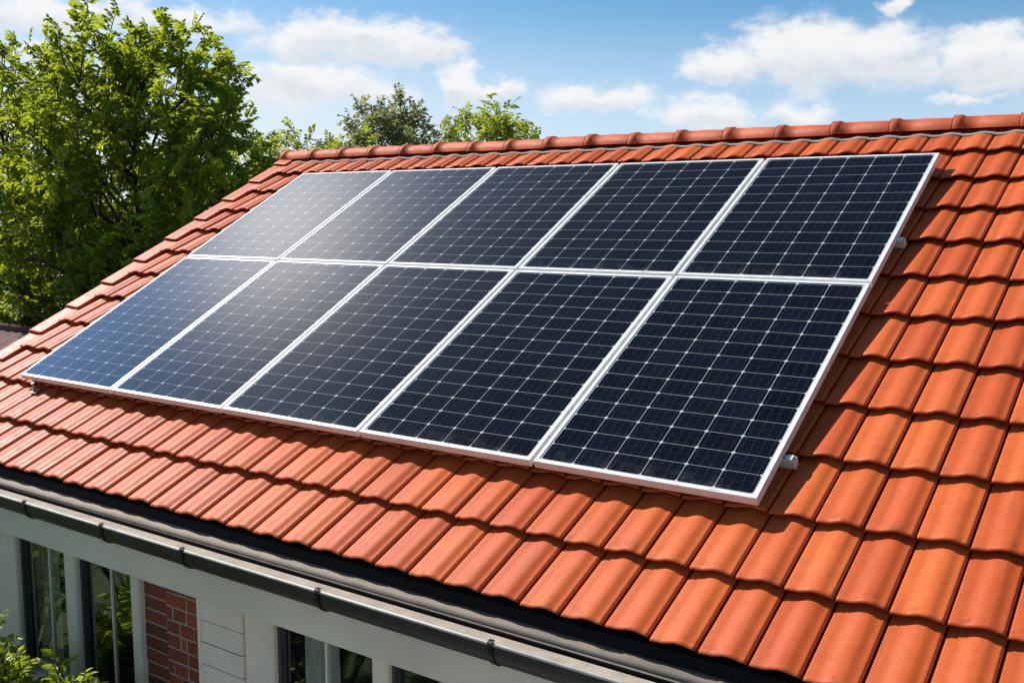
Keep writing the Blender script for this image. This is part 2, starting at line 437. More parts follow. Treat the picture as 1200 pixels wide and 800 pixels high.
def P(u, v, w):      # roof coordinates in metres (along eave, up slope, off the roof) -> world
    return (u, v*CA-w*SA, v*SA+w*CA+Z0)

# ------------------------------------------------------------------ ground
g = MB(); g.add([(-400, -400, 0), (400, -400, 0), (400, 400, 0), (-400, 400, 0)], [(0, 1, 2, 3)])
tag(g.build('ground', M['grass']), kind='structure')

mt, n, b = material('bounce_paving')
oc = n.new('ShaderNodeTexCoord').outputs['Object']
bt = n.new('ShaderNodeTexBrick'); n.put(bt.inputs['Vector'], oc); bt.inputs['Scale'].default_value = 1.0
bt.inputs['Brick Width'].default_value = .6; bt.inputs['Row Height'].default_value = .4; bt.inputs['Mortar Size'].default_value = .006
bt.inputs['Color1'].default_value = (.46, .42, .36, 1); bt.inputs['Color2'].default_value = (.38, .35, .30, 1); bt.inputs['Mortar'].default_value = (.16, .14, .12, 1)
n.put(b.inputs['Base Color'], n.mix(n.ramp(n.noise(oc, 5, 8, .7), .5, .8, 0, .5), bt.outputs[0], (.22, .2, .17))); b.inputs['Roughness'].default_value = .85
g = MB(); g.add([(1.5, -4.6, .004), (13, -4.6, .004), (13, -.5, .004), (1.5, -.5, .004)], [(0, 1, 2, 3)])
tag(g.build('bounce_patio', mt), kind='structure')  # pale slabs added out of view to bounce sunlight onto the facade

# ------------------------------------------------------------------ house
house = empty('house', (4.5, 1.5, 0))
tag(house, 'house with an orange terracotta tiled roof, white beam and red brick wall', 'house')
UL, UR = -0.76*S, 9.0*S
EAVE, PITCH, NCOURSE = -0.65*S, 0.335*S, 12
WT = -0.1*S - .018            # tile pan level
rng = random.Random(7)

cols = [0.767*S]
while cols[0] > UL+.2*S:
    cols.insert(0, cols[0]-(.1985)*S)
while cols[-1] < UR:
    uu = cols[-1]/S
    cols.append(cols[-1]+(.199-.005*uu if uu < 5.6 else .171)*S)
def sstep(a, b, t):
    t = max(0, min(1, (t-a)/(b-a))); return t*t*(3-2*t)
def prof(t):
    h = .003*sstep(0.0, .10, t)+.019*sstep(.19, .57, t)
    h -= .010*sstep(.64, .85, t)
    h -= .006*sstep(.90, .944, t)
    return h
TS = [-.06, 0.0, .03, .10, .17, .24, .31, .38, .45, .52, .59, .63, .66, .70, .74, .78, .82, .86, .895, .91, .925, .936, .944]
def tile_shape(mb, u0, u1, v0, wbase, rnd, jw=0, jt=0, jv=0, length=None, ts=TS, pf=prof, step=.042):
    length = length or PITCH+.05
    wd = u1-u0; thick = .018
    nv = 4; ve = [0.012, .12*length, .5*length, length]
    vs = []; al = []
    def wsurf(t, vv):
        lift = step*(1-vv/PITCH)
        hh = pf(t) if t >= 0 else -.020
        return wbase+hh+lift+jw+jt*(t-.5)
    for vv in ve:
        for t in ts:
            vs.append(P(u0+t*wd, v0+jv+vv, wsurf(t, vv))); al.append(vv/length)
    k = len(ts)
    fs = [(i*k+j, i*k+j+1, (i+1)*k+j+1, (i+1)*k+j) for i in range(nv-1) for j in range(k-1)]
    mb.add(vs, fs, 0, True, rnd=rnd, along=al)
    # rounded nose: from the top surface over to the front face
    vs = []; al = []
    nose = [(.012, 0), (.004, -.0013), (.0008, -.0045), (0, -.007), (.006, -thick+.001), (.016, -thick)]
    for (dv, dw) in nose:
        for t in ts:
            rec = .014 if t < 0 else 0
            vs.append(P(u0+t*wd, v0+jv+dv+rec, wsurf(t, .012)+dw)); al.append(0.0)
    q = len(nose)
    fs = [(i*k+j, (i+1)*k+j, (i+1)*k+j+1, i*k+j+1) for i in range(q-1) for j in range(k-1)]
    mb.add(vs, [f[::-1] for f in fs], 0, True, rnd=rnd, along=al)
    # right side drop
    vs = []
    for vv in ve: vs += [P(u0+ts[-1]*wd, v0+jv+vv, wsurf(ts[-1], vv)), P(u0+ts[-1]*wd-.001, v0+jv+vv, wsurf(ts[-1], vv)-.03)]
    mb.add(vs, [(2*i, 2*i+1, 2*i+3, 2*i+2) for i in range(nv-1)], 0, False, rnd=rnd, along=.5)

def field(name, label):
    mb = MB()
    for r in range(NCOURSE):
        v0 = EAVE+r*PITCH
        for c in range(len(cols)-1):
            ln = PITCH+.05 if r < NCOURSE-1 else PITCH-.01
            tile_shape(mb, cols[c], cols[c+1], v0, WT, rng.random(), rng.gauss(0, .0013), rng.gauss(0, .0022), rng.gauss(0, .0024), ln)
    return mb.build(name, M['tile'], house)
roof = field('roof', None)
# deck under the tiles + the back slope (two solid slabs)
APV = EAVE+NCOURSE*PITCH+.02       # slope length coordinate of the apex
apx = P(0, APV, WT-.02)
mb = MB()
def slab(u0, u1, v0, v1, w0, w1, mirror=False):
    pts = [P(u, v, w) for u in (u0, u1) for v in (v0, v1) for w in (w0, w1)]
    if mirror: pts = [(a, 2*apx[1]-b, c) for a, b, c in pts]
    return pts, [(0, 1, 3, 2), (4, 6, 7, 5), (0, 4, 5, 1), (2, 3, 7, 6), (0, 2, 6, 4), (1, 5, 7, 3)]
mb.add(*slab(UL+.04, cols[-1]-.01, EAVE+.05, APV-.03, WT-.09, WT-.03))
mb.build('roof_deck', M['deck'], roof)
# back slope: same courses, mirrored over the ridge
back = bpy.data.objects.new('back_roof', roof.data.copy()); C.objects.link(back)
nv_ = len(back.data.vertices); co = np.empty(nv_*3, np.float32); back.data.vertices.foreach_get('co', co)
co = co.reshape(-1, 3); co[:, 1] = 2*apx[1]-co[:, 1]; back.data.vertices.foreach_set('co', co.ravel()); back.data.flip_normals()
back.parent = house; back.matrix_parent_inverse = Matrix.Translation(-Vector(house.location))
mb = MB(); mb.add(*slab(UL+.04, cols[-1]-.01, EAVE+.05, APV-.03, WT-.09, WT-.03, True)); mb.build('roof_deck', M['deck'], back)

# verge tiles, laid half a course out of step
vb = MB()
TV = [0, .06, .12, .2, .35, .5, .65, .8, .9, 1.0]
def pv(t): return .020*sstep(0, .15, t)*(1)-.010*sstep(.2, .75, t)+.002
u0v, u1v = UL, cols[0]+.035
for r in range(-1, NCOURSE):
    v0 = EAVE+(r+.5)*PITCH if r >= 0 else EAVE
    ln = PITCH+.04 if r >= 0 else PITCH*.5+.04
    if r == NCOURSE-1: ln = PITCH*.5
    rd = rng.random()
    wb = WT+.014+(.0 if r >= 0 else .012)
    tile_shape(vb, u0v, u1v, v0, wb, rd, rng.uniform(-.002, .002), 0, 0, ln, TV, pv, .024)
    # hanging flange down the gable side
    pr = []
    for vv in (.0, ln*.5, ln):
        lift = .024*(1-vv/PITCH)
        pr += [P(u0v+.001, v0+vv, wb+lift+.002), P(u0v-.006, v0+vv, wb+lift-.012), P(u0v-.006, v0+vv, wb+lift-.12), P(u0v+.012, v0+vv, wb+lift-.12)]
    vb.add(pr, [(4*i+j, 4*i+j+1, 4*i+j+5, 4*i+j+4) for i in range(2) for j in range(3)]+[(0, 3, 2, 1)], 0, False, rnd=rd, along=.5)
vb.build('verge', M['tile'], house)

# ridge caps: half barrels with raised collars, one continuous course
rb = MB()
ry, rz = apx[1], apx[2]+.016
RR = .124; RZ = .092; ZC = -.008
start = 3.642-.41*11
k = 0
while True:
    xs = start+.41*k
    if xs > UR-.1: break
    xa, xb = max(xs, UL-.02), min(xs+.41+.03, cols[-1])
    if xb-xa > .05:
        rd = rng.random(); jz = rng.uniform(-.004, .004); ang = [R(3)+R(174)*i/16 for i in range(17)]
        secs = [(xa, RR+.008), (xa+.008, RR+.014), (xa+.045, RR+.014), (xa+.058, RR+.008), (xa+.064, RR+.002), ((xa+xb)/2-.03, RR), ((xa+xb)/2-.028, RR+.003), (xb, RR-.004)]
        vs = []
        for (xx, r_) in secs:
            for a in ang:
                vs.append((xx, ry-math.cos(a)*r_, rz+ZC+jz+math.sin(a)*(r_-RR+RZ)))
        q = len(ang)
        fs = [(i*q+j, i*q+j+1, (i+1)*q+j+1, (i+1)*q+j) for i in range(len(secs)-1) for j in range(q-1)]
        rb.add(vs, [f[::-1] for f in fs], 0, True, rnd=rd, along=.6)
        # end faces so caps have thickness
        vs = []
        for r_ in (RR+.014, RR-.004):
            for a in ang: vs.append((xa, ry-math.cos(a)*r_, rz+ZC+jz+math.sin(a)*(r_-RR+RZ)))
        rb.add(vs, [(j, j+1, q+j+1, q+j) for j in range(q-1)], 0, False, rnd=rd, along=.6)
    k += 1
vs = [(UL-.02, ry, rz-.1)]+[(UL-.02, ry-math.cos(a)*RR, rz+ZC+math.sin(a)*RZ) for a in [R(3)+R(174)*i/16 for i in range(17)]]
rb.add(vs, [(0, i, i+1) for i in range(1, 17)], 0, False, rnd=.4, along=.6)
rb.build('ridge_caps', M['ridge'], house)
# pale wavy sealing strip under the caps, following the tile rolls
sb = MB(); vs = []; cnt = 0
vtop = EAVE+NCOURSE*PITCH
for c in range(len(cols)-1):
    for t in np.linspace(0, 1, 12, endpoint=False):
        u = cols[c]+t*(cols[c+1]-cols[c]); h = prof(t)*1.0+.004*math.sin(u*31)+rng.uniform(-.0012, .0012)
        vv = vtop-.140
        wl = WT+h*.55+.042*(1-(PITCH-.140)/PITCH)+.004
        vs += [P(u, vv, wl+.001), P(u, vv+.001, wl+.005), P(u, vv+.006, wl+.009), P(u, vv+.022, wl+.010), P(u, vv+.04, wl-.03)]; cnt += 1
sb.add(vs, [(5*i+j, 5*i+5+j, 5*i+6+j, 5*i+1+j) for i in range(cnt-1) for j in range(4)], 0, True)
sb.build('ridge_seal', M['mortar_seal'], house)

# eaves: black felt strip, drip flashing, gutter, beam
Ey, Ez = -0.6014, -0.4589+Z0
XL, XR = UL-.02, cols[-1]+.02
mb = MB()
mb.sweep_x([(Ey+.10, Ez+.015), (Ey+.022, Ez-.020), (Ey+.010, Ez-.05), (Ey+.004, Ez-.073), (Ey+.03, Ez-.079), (Ey+.10, Ez-.02)], XL, XR, closed=True, caps=True, smooth=False)
mb.build('eaves_felt', M['felt'], house)
mb = MB()
rim = [(Ey-.078+.007*math.cos(a), Ez-.0835+.007*math.sin(a)) for a in np.linspace(R(90), R(-170), 9)]
mb.sweep_x([(Ey+.02, Ez-.0645), (Ey-.02, Ez-.069)]+rim+[(Ey-.076, Ez-.0825), (Ey-.02, Ez-.073), (Ey+.02, Ez-.0695)], XL, XR, closed=True, caps=True)
mb.build('drip_flashing', M['drip'], house)
GR, GS = .070, .034; gy, gz = Ey-.128, Ez-.094       # radius, straight side above the half round
angs = np.linspace(R(180), R(360), 19)
def gprof(r_):
    return [(gy-r_-.0, gz)]+[(gy+math.cos(a)*r_, gz-GS+math.sin(a)*r_) for a in angs]+[(gy+r_, gz+.012)]
mb = MB()
mb.sweep_x(gprof(GR), XL-.03, XR+.03, 0)
mb.sweep_x(gprof(GR-.004)[::-1], XL-.03, XR+.03, 0)
bead = [(gy-GR+.001+.0075*math.cos(a), gz+.003+.0075*math.sin(a)) for a in np.linspace(0, 2*math.pi, 13)[:-1]]
mb.sweep_x(bead, XL-.03, XR+.03, 1, closed=True, caps=True)
for xe in (XL-.03, XR+.03):
    pr = gprof(GR); vs = [(xe, gy, gz)]+[(xe, a, b) for a, b in pr]; mb.add(vs, [(0, i, i+1) for i in range(1, len(pr))], 0)
gutter = mb.build('gutter', [M['gutter'], M['bead']], house)
mb = MB()
mb.sweep_x([(gy-GR+.006, gz+.004), (gy-GR+.006, gz-.001), (gy+.034, gz-.014), (gy+.036, gz-.030), (gy+.038, gz-.030), (gy+.036, gz-.011)], XL-.02, XR+.02, 0, False, True, True)
mb.build('leaf_guard', M['zinc_in'], gutter).matrix_parent_inverse = Matrix()
def bracket_mesh():
    b = MB(); hw = .012
    def ring(r_): return [(-r_, -.002-.004*0)]+[(math.cos(a)*r_, -GS+math.sin(a)*r_) for a in np.linspace(R(180), R(352), 17)]
    pts = [(-GR+.012, .0185), (-GR-.004, .019), (-GR-.0125, .011)]+ring(GR+.007)
    pts_in = [(-GR+.012, .0145), (-GR-.003, .0145), (-GR-.0085, .008)]+ring(GR+.0005)
    k = len(pts); vs = []
    for xx in (-hw, hw):
        vs += [(xx, a, c) for a, c in pts]+[(xx, a, c) for a, c in pts_in]
    fs = []
    for i in range(k-1):
        fs += [(i, i+1, 2*k+i+1, 2*k+i), (k+i, 3*k+i, 3*k+i+1, k+i+1), (i, k+i, k+i+1, i+1), (2*k+i, 2*k+i+1, 3*k+i+1, 3*k+i)]
    fs += [(0, 2*k, 3*k, k), (k-1, 2*k-1, 4*k-1, 3*k-1)]
    b.add(vs, fs, 0, False)
    b.box((-.006, -GR-.013, -.030), (.006, -GR-.006, -.020), 0)
    return b
bk = None
for xb in (-.35, .62, 1.444, 2.239, 2.958, 3.954, 4.949, 5.95, 6.95, 7.95, 8.95, 9.9):
    if bk is None:
        bk = bracket_mesh().build('bracket', M['bracket']); o = bk
    else:
        o = bk.copy(); C.objects.link(o)
    o.parent = gutter; o.matrix_parent_inverse = Matrix()
    o.location = (xb, gy, gz)
BY, BZ0 = Ey-.052, Ez-.42
mb = MB(); mb.box((XL+.02, BY, BZ0), (XR-.02, BY+.12, Ez-.084), 0, .006)
mb.build('beam', M['beam'], house)

# walls ------------------------------------------------------------
WY = Ey+.06                    # siding face
GX0, GX1 = -.70, cols[-1]-.14
BKY = 2*apx[1]-WY
ZT = Ez-.12
mb = MB()
# weatherboards: real overlapping boards
def boards(mb, x0, x1, z0, z1, y, step=.128):
    z = z0; i = 0
    while z < z1-.01:
        zt = min(z+step-.007, z1)
        j = rng.uniform(-.0015, .0015)
        mb.add([(x0, y-.020+j, z), (x1, y-.020+j, z), (x1, y-.019+j, zt), (x0, y-.019+j, zt), (x0, y+.02, z), (x1, y+.02, z), (x1, y+.02, zt), (x0, y+.02, zt)],
               [(0, 1, 2, 3), (3, 2, 6, 7), (0, 4, 5, 1), (0, 3, 7, 4), (1, 5, 6, 2)], 0)
        z += step
    mb.box((x0, y+.019, z0), (x1, y+.12, z1), 0)
SZ = Z0-1.93                   # sill level
boards(mb, GX0+.012, .50, .12, BZ0+.05, WY)
boards(mb, .50, 2.185, .12, SZ-.05, WY)
boards(mb, 2.756, 3.114, .12, BZ0+.05, WY)
boards(mb, 3.116, 6.2, .12, SZ-.05, WY)
boards(mb, 6.2, GX1, .12, BZ0+.05, WY)
mb.build('siding', M['siding'], house)
for xt in (GX0+.001, 2.748):
    tb = MB(); tb.box((xt, WY-.030, .118), (xt+.022, WY-.001, BZ0+.045), 0, .003); tb.build('corner_trim', M['siding'], house)
# solid walls: gables and back, and foundation
mb = MB()
gx = []
for (xa, xb) in ((GX0, GX0+.2), (GX1-.2, GX1)):
    pr = [(WY+.13, .0), (BKY-.2, .0), (BKY-.2, ZT-.1), (apx[1], apx[2]-.24), (WY+.13, ZT-.08)]
    k = len(pr); vs = [(xa, a, c) for a, c in pr]+[(xb, a, c) for a, c in pr]
    mb.add(vs, [tuple(range(k)), tuple(range(k, 2*k))[::-1]]+[(i, (i+1) % k, (i+1) % k+k, i+k) for i in range(k)], 0)
mb.box((GX0, BKY-.2, 0), (GX1, BKY, ZT-.02), 0)
mb.box((GX0+.2, WY+.02, 0), (GX1-.2, WY+.14, .115), 0)
mb.box((GX0+.2, 4.6, .12), (GX1-.2, 4.7, ZT-.2), 0)
mb.box((GX0+.2, WY+.14, .06), (GX1-.2, BKY-.2, .12), 0)
mb.box((GX0+.2, WY+.2, ZT-.06), (GX1-.2, BKY-.2, ZT+.0), 0)
mb.build('wall', M['plaster'], house)
# brick pier: recessed left stretchers with shade painted in, bonded face on the right
def bricks(x0, x1, z0, z1, y, pattern, mat):
    mb = MB(); hc = .0815; j = .011; z = z0; r = 0
    mb.box((x0, y+.004, z0), (x1, y+.10, z1), 1)
    while z < z1-.02:
        zz = min(z+hc-j, z1-.002); x = x0; row = pattern[r % len(pattern)]; i = 0
        while x < x1-.012:
            ln = row[i % len(row)]; xe = min(x+ln-j, x1-.0015)
            jj = rng.uniform(-.0025, .0025)
            mb.box((x+.001, y+jj, z), (xe, y+.05, zz), 0, .003, rnd=rng.random())
            x += ln; i += 1
        z += hc; r += 1
    return mb.build('brickwork', [mat, M['mortar']], house)
bricks(2.187, 2.437, .05, BZ0+.06, WY+.028, [[.30]], M['brick_shade'])
bricks(2.437, 2.746, .05, BZ0+.06, WY-.004, [[.125, .125, .125], [.06, .125, .125, .125], [.19, .125], [.125, .06, .13]], M['brick'])

# windows ----------------------------------------------------------
def window(x0, x1, posts, mullions, panes, z0, z1, label, wide_left=None):
    fy = WY-.005
    fr = MB()
    for (a, b) in posts: fr.box((a, fy, z0), (b, fy+.085, z1), 0, .004)
    for (a, b) in posts:                      # stepped rebate lines on each post
        fr.box((b-.030, fy-.006, z0), (b-.006, fy+.002, z1-.001), 0, .003)
    fr.box((x0, fy+.002, z1-.06), (x1, fy+.083, z1-.002), 0)
    fr.box((x0, fy+.002, z0+.002), (x1, fy+.083, z0+.055), 0)
    w = fr.build('window', M['frame_paint'], house)
    if label: w['label'] = label
    for (a, b) in panes:                      # dark sash profile inside each light, deepest on the left
        sa = MB(); k1, k2 = z0+.056, z1-.062
        ring = [(a+.001, fy+.028), (a+.024, fy+.028), (a+.024, fy+.046), (a+.036, fy+.046), (a+.036, fy+.054), (a+.001, fy+.054)]
        sa.add([(q[0], q[1], k1) for q in ring]+[(q[0], q[1], k2) for q in ring], [tuple(range(6))[::-1], tuple(range(6, 12))]+[(i, (i+1) % 6, (i+1) % 6+6, i+6) for i in range(6)], 0)
        sa.build('sash', M['seal_rubber'], w)
        gl = MB(); gl.box((a+.004, fy+.056, z0+.054), (b-.004, fy+.061, z1-.06), 0)
        gl.build('pane', M['glass'], w)
    for xm in mullions:
        mu = MB(); mu.box((xm-.006, fy+.044, z0+.056), (xm+.006, fy+.062, z1-.062), 0, .002)
        mu.build('mullion', M['frame_paint'], w)
    si = MB()
    si.add([(x0-.03, fy-.16, z0-.055), (x1+.03, fy-.16, z0-.055), (x1+.03, fy-.16, z0-.028), (x0-.03, fy-.16, z0-.028),
            (x0-.03, fy+.05, z0-.05), (x1+.03, fy+.05, z0-.05), (x1+.03, fy+.05, z0-.002), (x0-.03, fy+.05, z0-.002)],
           [(0, 1, 2, 3), (3, 2, 6, 7), (0, 4, 5, 1), (0, 3, 7, 4), (1, 5, 6, 2), (4, 7, 6, 5)], 0)
    si.build('sill', M['frame_paint'], w)
    for c in list(w.children):
        c.matrix_parent_inverse = Matrix()
    return w
ZW1 = BZ0+.055
window(.503, 2.185, [(.503, .832), (1.40, 1.530), (2.100, 2.185)], [1.146, 1.834], [(.832, 1.40), (1.530, 2.100)], SZ, ZW1, None)
window(3.118, 6.19, [(3.118, 3.345), (4.045, 4.15), (4.85, 4.955), (5.655, 6.19)], [3.685, 4.5, 5.3], [(3.345, 4.045), (4.15, 4.85), (4.955, 5.655)], SZ, ZW1, None)

def curtain(x0, x1, y, z0, z1, mat, label, amp=.022, fr=70):
    mb = MB(); nx = 48; nz = 8; vs = []
    for i in range(nx+1):
        xx = x0+(x1-x0)*i/nx
        for j in range(nz+1):
            zz = z0+(z1-z0)*j/nz
            vs.append((xx+.01*math.sin(j*1.1+i*.3), y+amp*math.sin(xx*fr+.25*j)*(1-.4*j/nz), zz))
    fs = [(i*(nz+1)+j, (i+1)*(nz+1)+j, (i+1)*(nz+1)+j+1, i*(nz+1)+j+1) for i in range(nx) for j in range(nz)]
    mb.add(vs, fs, 0, True)
    rod = [(x0-.05, y, z1+.01), (x1+.05, y, z1+.01)]
    mb.tube(rod, [.012, .012], 8)
    return tag(mb.build('curtain', mat), label, 'curtain')
curtain(.80, 1.13, WY+.13, .14, BZ0+.1, M['curtain_ochre'], 'ochre curtain hanging inside the window left of the brick wall')
curtain(3.44, 3.68, WY+.13, .14, BZ0+.1, M['curtain'], 'pale grey green curtain inside the window right of the brick wall')

# ------------------------------------------------------------------ solar panels
HB, HT = 1.4936*S, 1.3485*S
GAP = .020
def panel_parts(w, h, rows):
    fr = MB(); lip, dep = .021, .040
    # frame ring: outer and inner loops with small chamfers
    def loop(ins, z): return [(ins, ins, z), (w-ins, ins, z), (w-ins, h-ins, z), (ins, h-ins, z)]
    rings = [loop(0.0, -dep), loop(0.0, -.0022), loop(.0022, 0), loop(lip-.001, 0), loop(lip, -.001), loop(lip, -.005)]
    vs = [v for r_ in rings for v in r_]
    fs = [(i*4+j, i*4+(j+1) % 4, (i+1)*4+(j+1) % 4, (i+1)*4+j) for i in range(len(rings)-1) for j in range(4)]
    fr.add(vs, fs, 0)
    # inner return flange at the bottom
    rings = [loop(0.0005, -dep+.0004), loop(.03, -dep+.0004), loop(.03, -dep+.003), loop(.004, -dep+.003)]
    vs = [v for r_ in rings for v in r_]
    fr.add(vs, [(i*4+j, (i+1)*4+j, (i+1)*4+(j+1) % 4, i*4+(j+1) % 4) for i in range(3) for j in range(4)], 0)
    sh = MB()
    a = lip-.003
    sh.add([(a, a, -.0042), (w-a, a, -.0042), (w-a, h-a, -.0042), (a, h-a, -.0042), (a, a, -.009), (w-a, a, -.009), (w-a, h-a, -.009), (a, h-a, -.009)],
           [(0, 1, 2, 3), (7, 6, 5, 4), (0, 4, 5, 1), (1, 5, 6, 2), (2, 6, 7, 3), (3, 7, 4, 0)], 0)
    return fr, sh, lip
MARG = .0075
def make_panel(w, h, rows, loc_uv):
    root = empty('solar_panel', P(loc_uv[0], loc_uv[1], 0)); root.rotation_euler = (AL, 0, 0)
    fr, sh, lip = panel_parts(w, h, rows)
    cw = (w-2*lip-2*MARG)/6; ch = (h-2*lip-2*MARG)/rows
    f = fr.build('frame', M['alu']); f.parent = root
    s_ = sh.build('cell_sheet', cellmat('cells_%d' % rows, cw, ch)); s_.parent = root
    uvl = s_.data.uv_layers.new(name='cells')
    for lp in s_.data.loops:
        co = s_.data.vertices[lp.vertex_index].co
        uvl.data[lp.index].uv = ((co.x-lip-MARG)/cw, (co.y-lip-MARG)/ch)
    # tiny printed marks on the lower lip of the frame
    for xs in (w*.52, w*.80):
        mk = MB(); mk.box((xs, .0085, -.0004), (xs+.06, .0118, .0003))
        o = mk.build('printed_mark', M['print']); o.parent = root; o.matrix_parent_inverse = Matrix()
    for c in (f, s_): c.matrix_parent_inverse = Matrix()
    return root
def copy_tree(o):
    c = o.copy(); C.objects.link(c)
    for ch in o.children:
        d = ch.copy(); C.objects.link(d); d.parent = c
        d.matrix_parent_inverse = Matrix()
    return c
PW = S-GAP
ORD = ['leftmost', 'second from left', 'middle', 'second from right', 'rightmost']
EXT = {('lower', 0): 'bluish solar panel at the left end of the lower row, nearest the left roof edge',
       ('lower', 1): 'dark blue solar panel, second from the left in the lower row',
       ('lower', 2): 'solar panel in the middle of the lower row',
       ('lower', 3): 'near black solar panel, second from the right in the lower row',
       ('lower', 4): 'large near black solar panel at the right end of the lower row',
       ('upper', 0): 'pale glaring solar panel at the left end of the upper row',
       ('upper', 1): 'hazy grey blue solar panel, second from the left in the upper row',
       ('upper', 2): 'solar panel in the middle of the upper row below the ridge',
       ('upper', 3): 'dark solar panel, second from the right in the upper row below the ridge',
       ('upper', 4): 'near black solar panel at the right end of the upper row'}
pr_rng = random.Random(5)
for row, (v0, h, n_) in {'lower': (0, HB-GAP/2, 14), 'upper': (HB+GAP/2, HT-GAP/2, 12)}.items():
    first = None
    for i in range(5):
        loc = P(i*S+GAP/2, v0, 0)
        if first is None:
            o = first = make_panel(PW, h, n_, (GAP/2, v0))
        else:
            o = copy_tree(first)
        o.location = loc
        o.rotation_euler = (AL+pr_rng.uniform(-.0012, .0012), pr_rng.uniform(-.0012, .0012), 0)
        tag(o, EXT[(row, i)], 'solar panel', 'solar panels mounted on the tiled roof')

# rails
def rail(v, x1, label):
    root = empty('mounting_rail', P(0, v, -.041)); root.rotation_euler = (AL, 0, 0)
    b = MB(); x0 = .03
    # channel profile with a slot along the top
    pr = [(-.02, -.040), (.02, -.040), (.02, -.001), (.006, -.001), (.006, -.012), (-.006, -.012), (-.006, -.001), (-.02, -.001)]
    b.sweep_x(pr, x0, x1, 0, False, True, True)
    o = b.build('channel', M['rail']); o.parent = root
    e = MB(); e.box((x1-.003, -.022, -.042), (x1+.007, .022, .001), 0, .003)
    e.box((x1-.035, -.018, -.0005), (x1-.004, .018, .010), 0, .002)
    c = e.build('end_cap', M['rail']); c.parent = root
    for xx in (.25, 1.4, 2.55, 3.7, 4.85, 5.45):
        hk = MB(); hk.box((xx-.015, -.05, -.075), (xx+.015, -.021, -.035), 0, .003)
        h = hk.build('rail_foot', M['steel']); h.parent = root; h.matrix_parent_inverse = Matrix()
    for q in (o, c): q.matrix_parent_inverse = Matrix()
    return tag(root, label, 'mounting rail', 'aluminium rails under the panels')
rail(.275*S, 5.035*S, 'silver rail with its end poking out below the right lower panel')
rail(1.945*S, 5.022*S, 'silver rail with its end poking out beside the upper right panel')
# the metal foot seen under the lower left corner
ft = empty('roof_hook', P(.16*S, -.03*S, WT+.03)); ft.rotation_euler = (AL, 0, R(6))
b = MB(); b.box((-.035, -.035, .0), (.035, .02, .006), 0, .002); b.box((-.014, -.004, .006), (.014, .002, .06), 0, .002)
o = b.build('base_plate', M['steel']); o.parent = ft; o.matrix_parent_inverse = Matrix()
b = MB(); b.box((-.014, -.004, .06), (.014, .10, .066), 0, .002); b.tube([(0, -.016, .006), (0, -.016, .02)], [.008, .008], 6)
o = b.build('arm', M['steel']); o.parent = ft; o.matrix_parent_inverse = Matrix()
tag(ft, 'small steel roof hook under the lower left corner of the panels', 'roof hook')

# ------------------------------------------------------------------ vegetation
class Leaves:
    def __init__(s): s.b = []; s.d = []; s.n = []; s.l = []; s.w = []; s.r = []
    def add(s, b, d, n, l, w, r):
        s.b.append(b); s.d.append(d); s.n.append(n); s.l.append(l); s.w.append(w); s.r.append(r)
    def build(s, name, mat, parent):
        b = np.array(s.b); d = np.array(s.d); nn = np.array(s.n); l = np.array(s.l)[:, None]; w = np.array(s.w)[:, None]
        d /= np.linalg.norm(d, axis=1, keepdims=True)
        sd = np.cross(d, nn); sd /= np.linalg.norm(sd, axis=1, keepdims=True)+1e-9
        nn = np.cross(sd, d)
        N = len(b)
        pts = np.stack([b, b+d*l*.35+sd*w*.5+nn*w*.18, b+d*l*.72+sd*w*.36+nn*w*.10-nn*l*.04, b+d*l-nn*l*.14, b+d*l*.72-sd*w*.36+nn*w*.10-nn*l*.04, b+d*l*.35-sd*w*.5+nn*w*.18], 1)
        me = bpy.data.meshes.new(name)
        me.vertices.add(N*6); me.vertices.foreach_set('co', pts.astype(np.float32).ravel())
        idx = (np.arange(N)[:, None]*6+np.array([0, 1, 2, 3, 0, 3, 4, 5])[None]).ravel()
        me.loops.add(N*8); me.loops.foreach_set('vertex_index', idx.astype(np.int32))
        me.polygons.add(N*2); me.polygons.foreach_set('loop_start', np.arange(0, N*8, 4, dtype=np.int32))
        me.update(calc_edges=True)
        at = me.attributes.new('rnd', 'FLOAT', 'POINT'); at.data.foreach_set('value', np.repeat(np.array(s.r, np.float32), 6))
        me.materials.append(mat)
        o = bpy.data.objects.new(name, me); C.objects.link(o); o.parent = parent
        return o
def unit(v):
    return v/(np.linalg.norm(v)+1e-9)
def bend(r, p0, d, length, n, wob, lift):
    pts = [np.array(p0, float)]; d = unit(np.array(d, float))
    for i in range(n):
        d = unit(d+r.normal(0, wob, 3)+np.array([0, 0, lift]))
        pts.append(pts[-1]+d*length/n)
    return pts
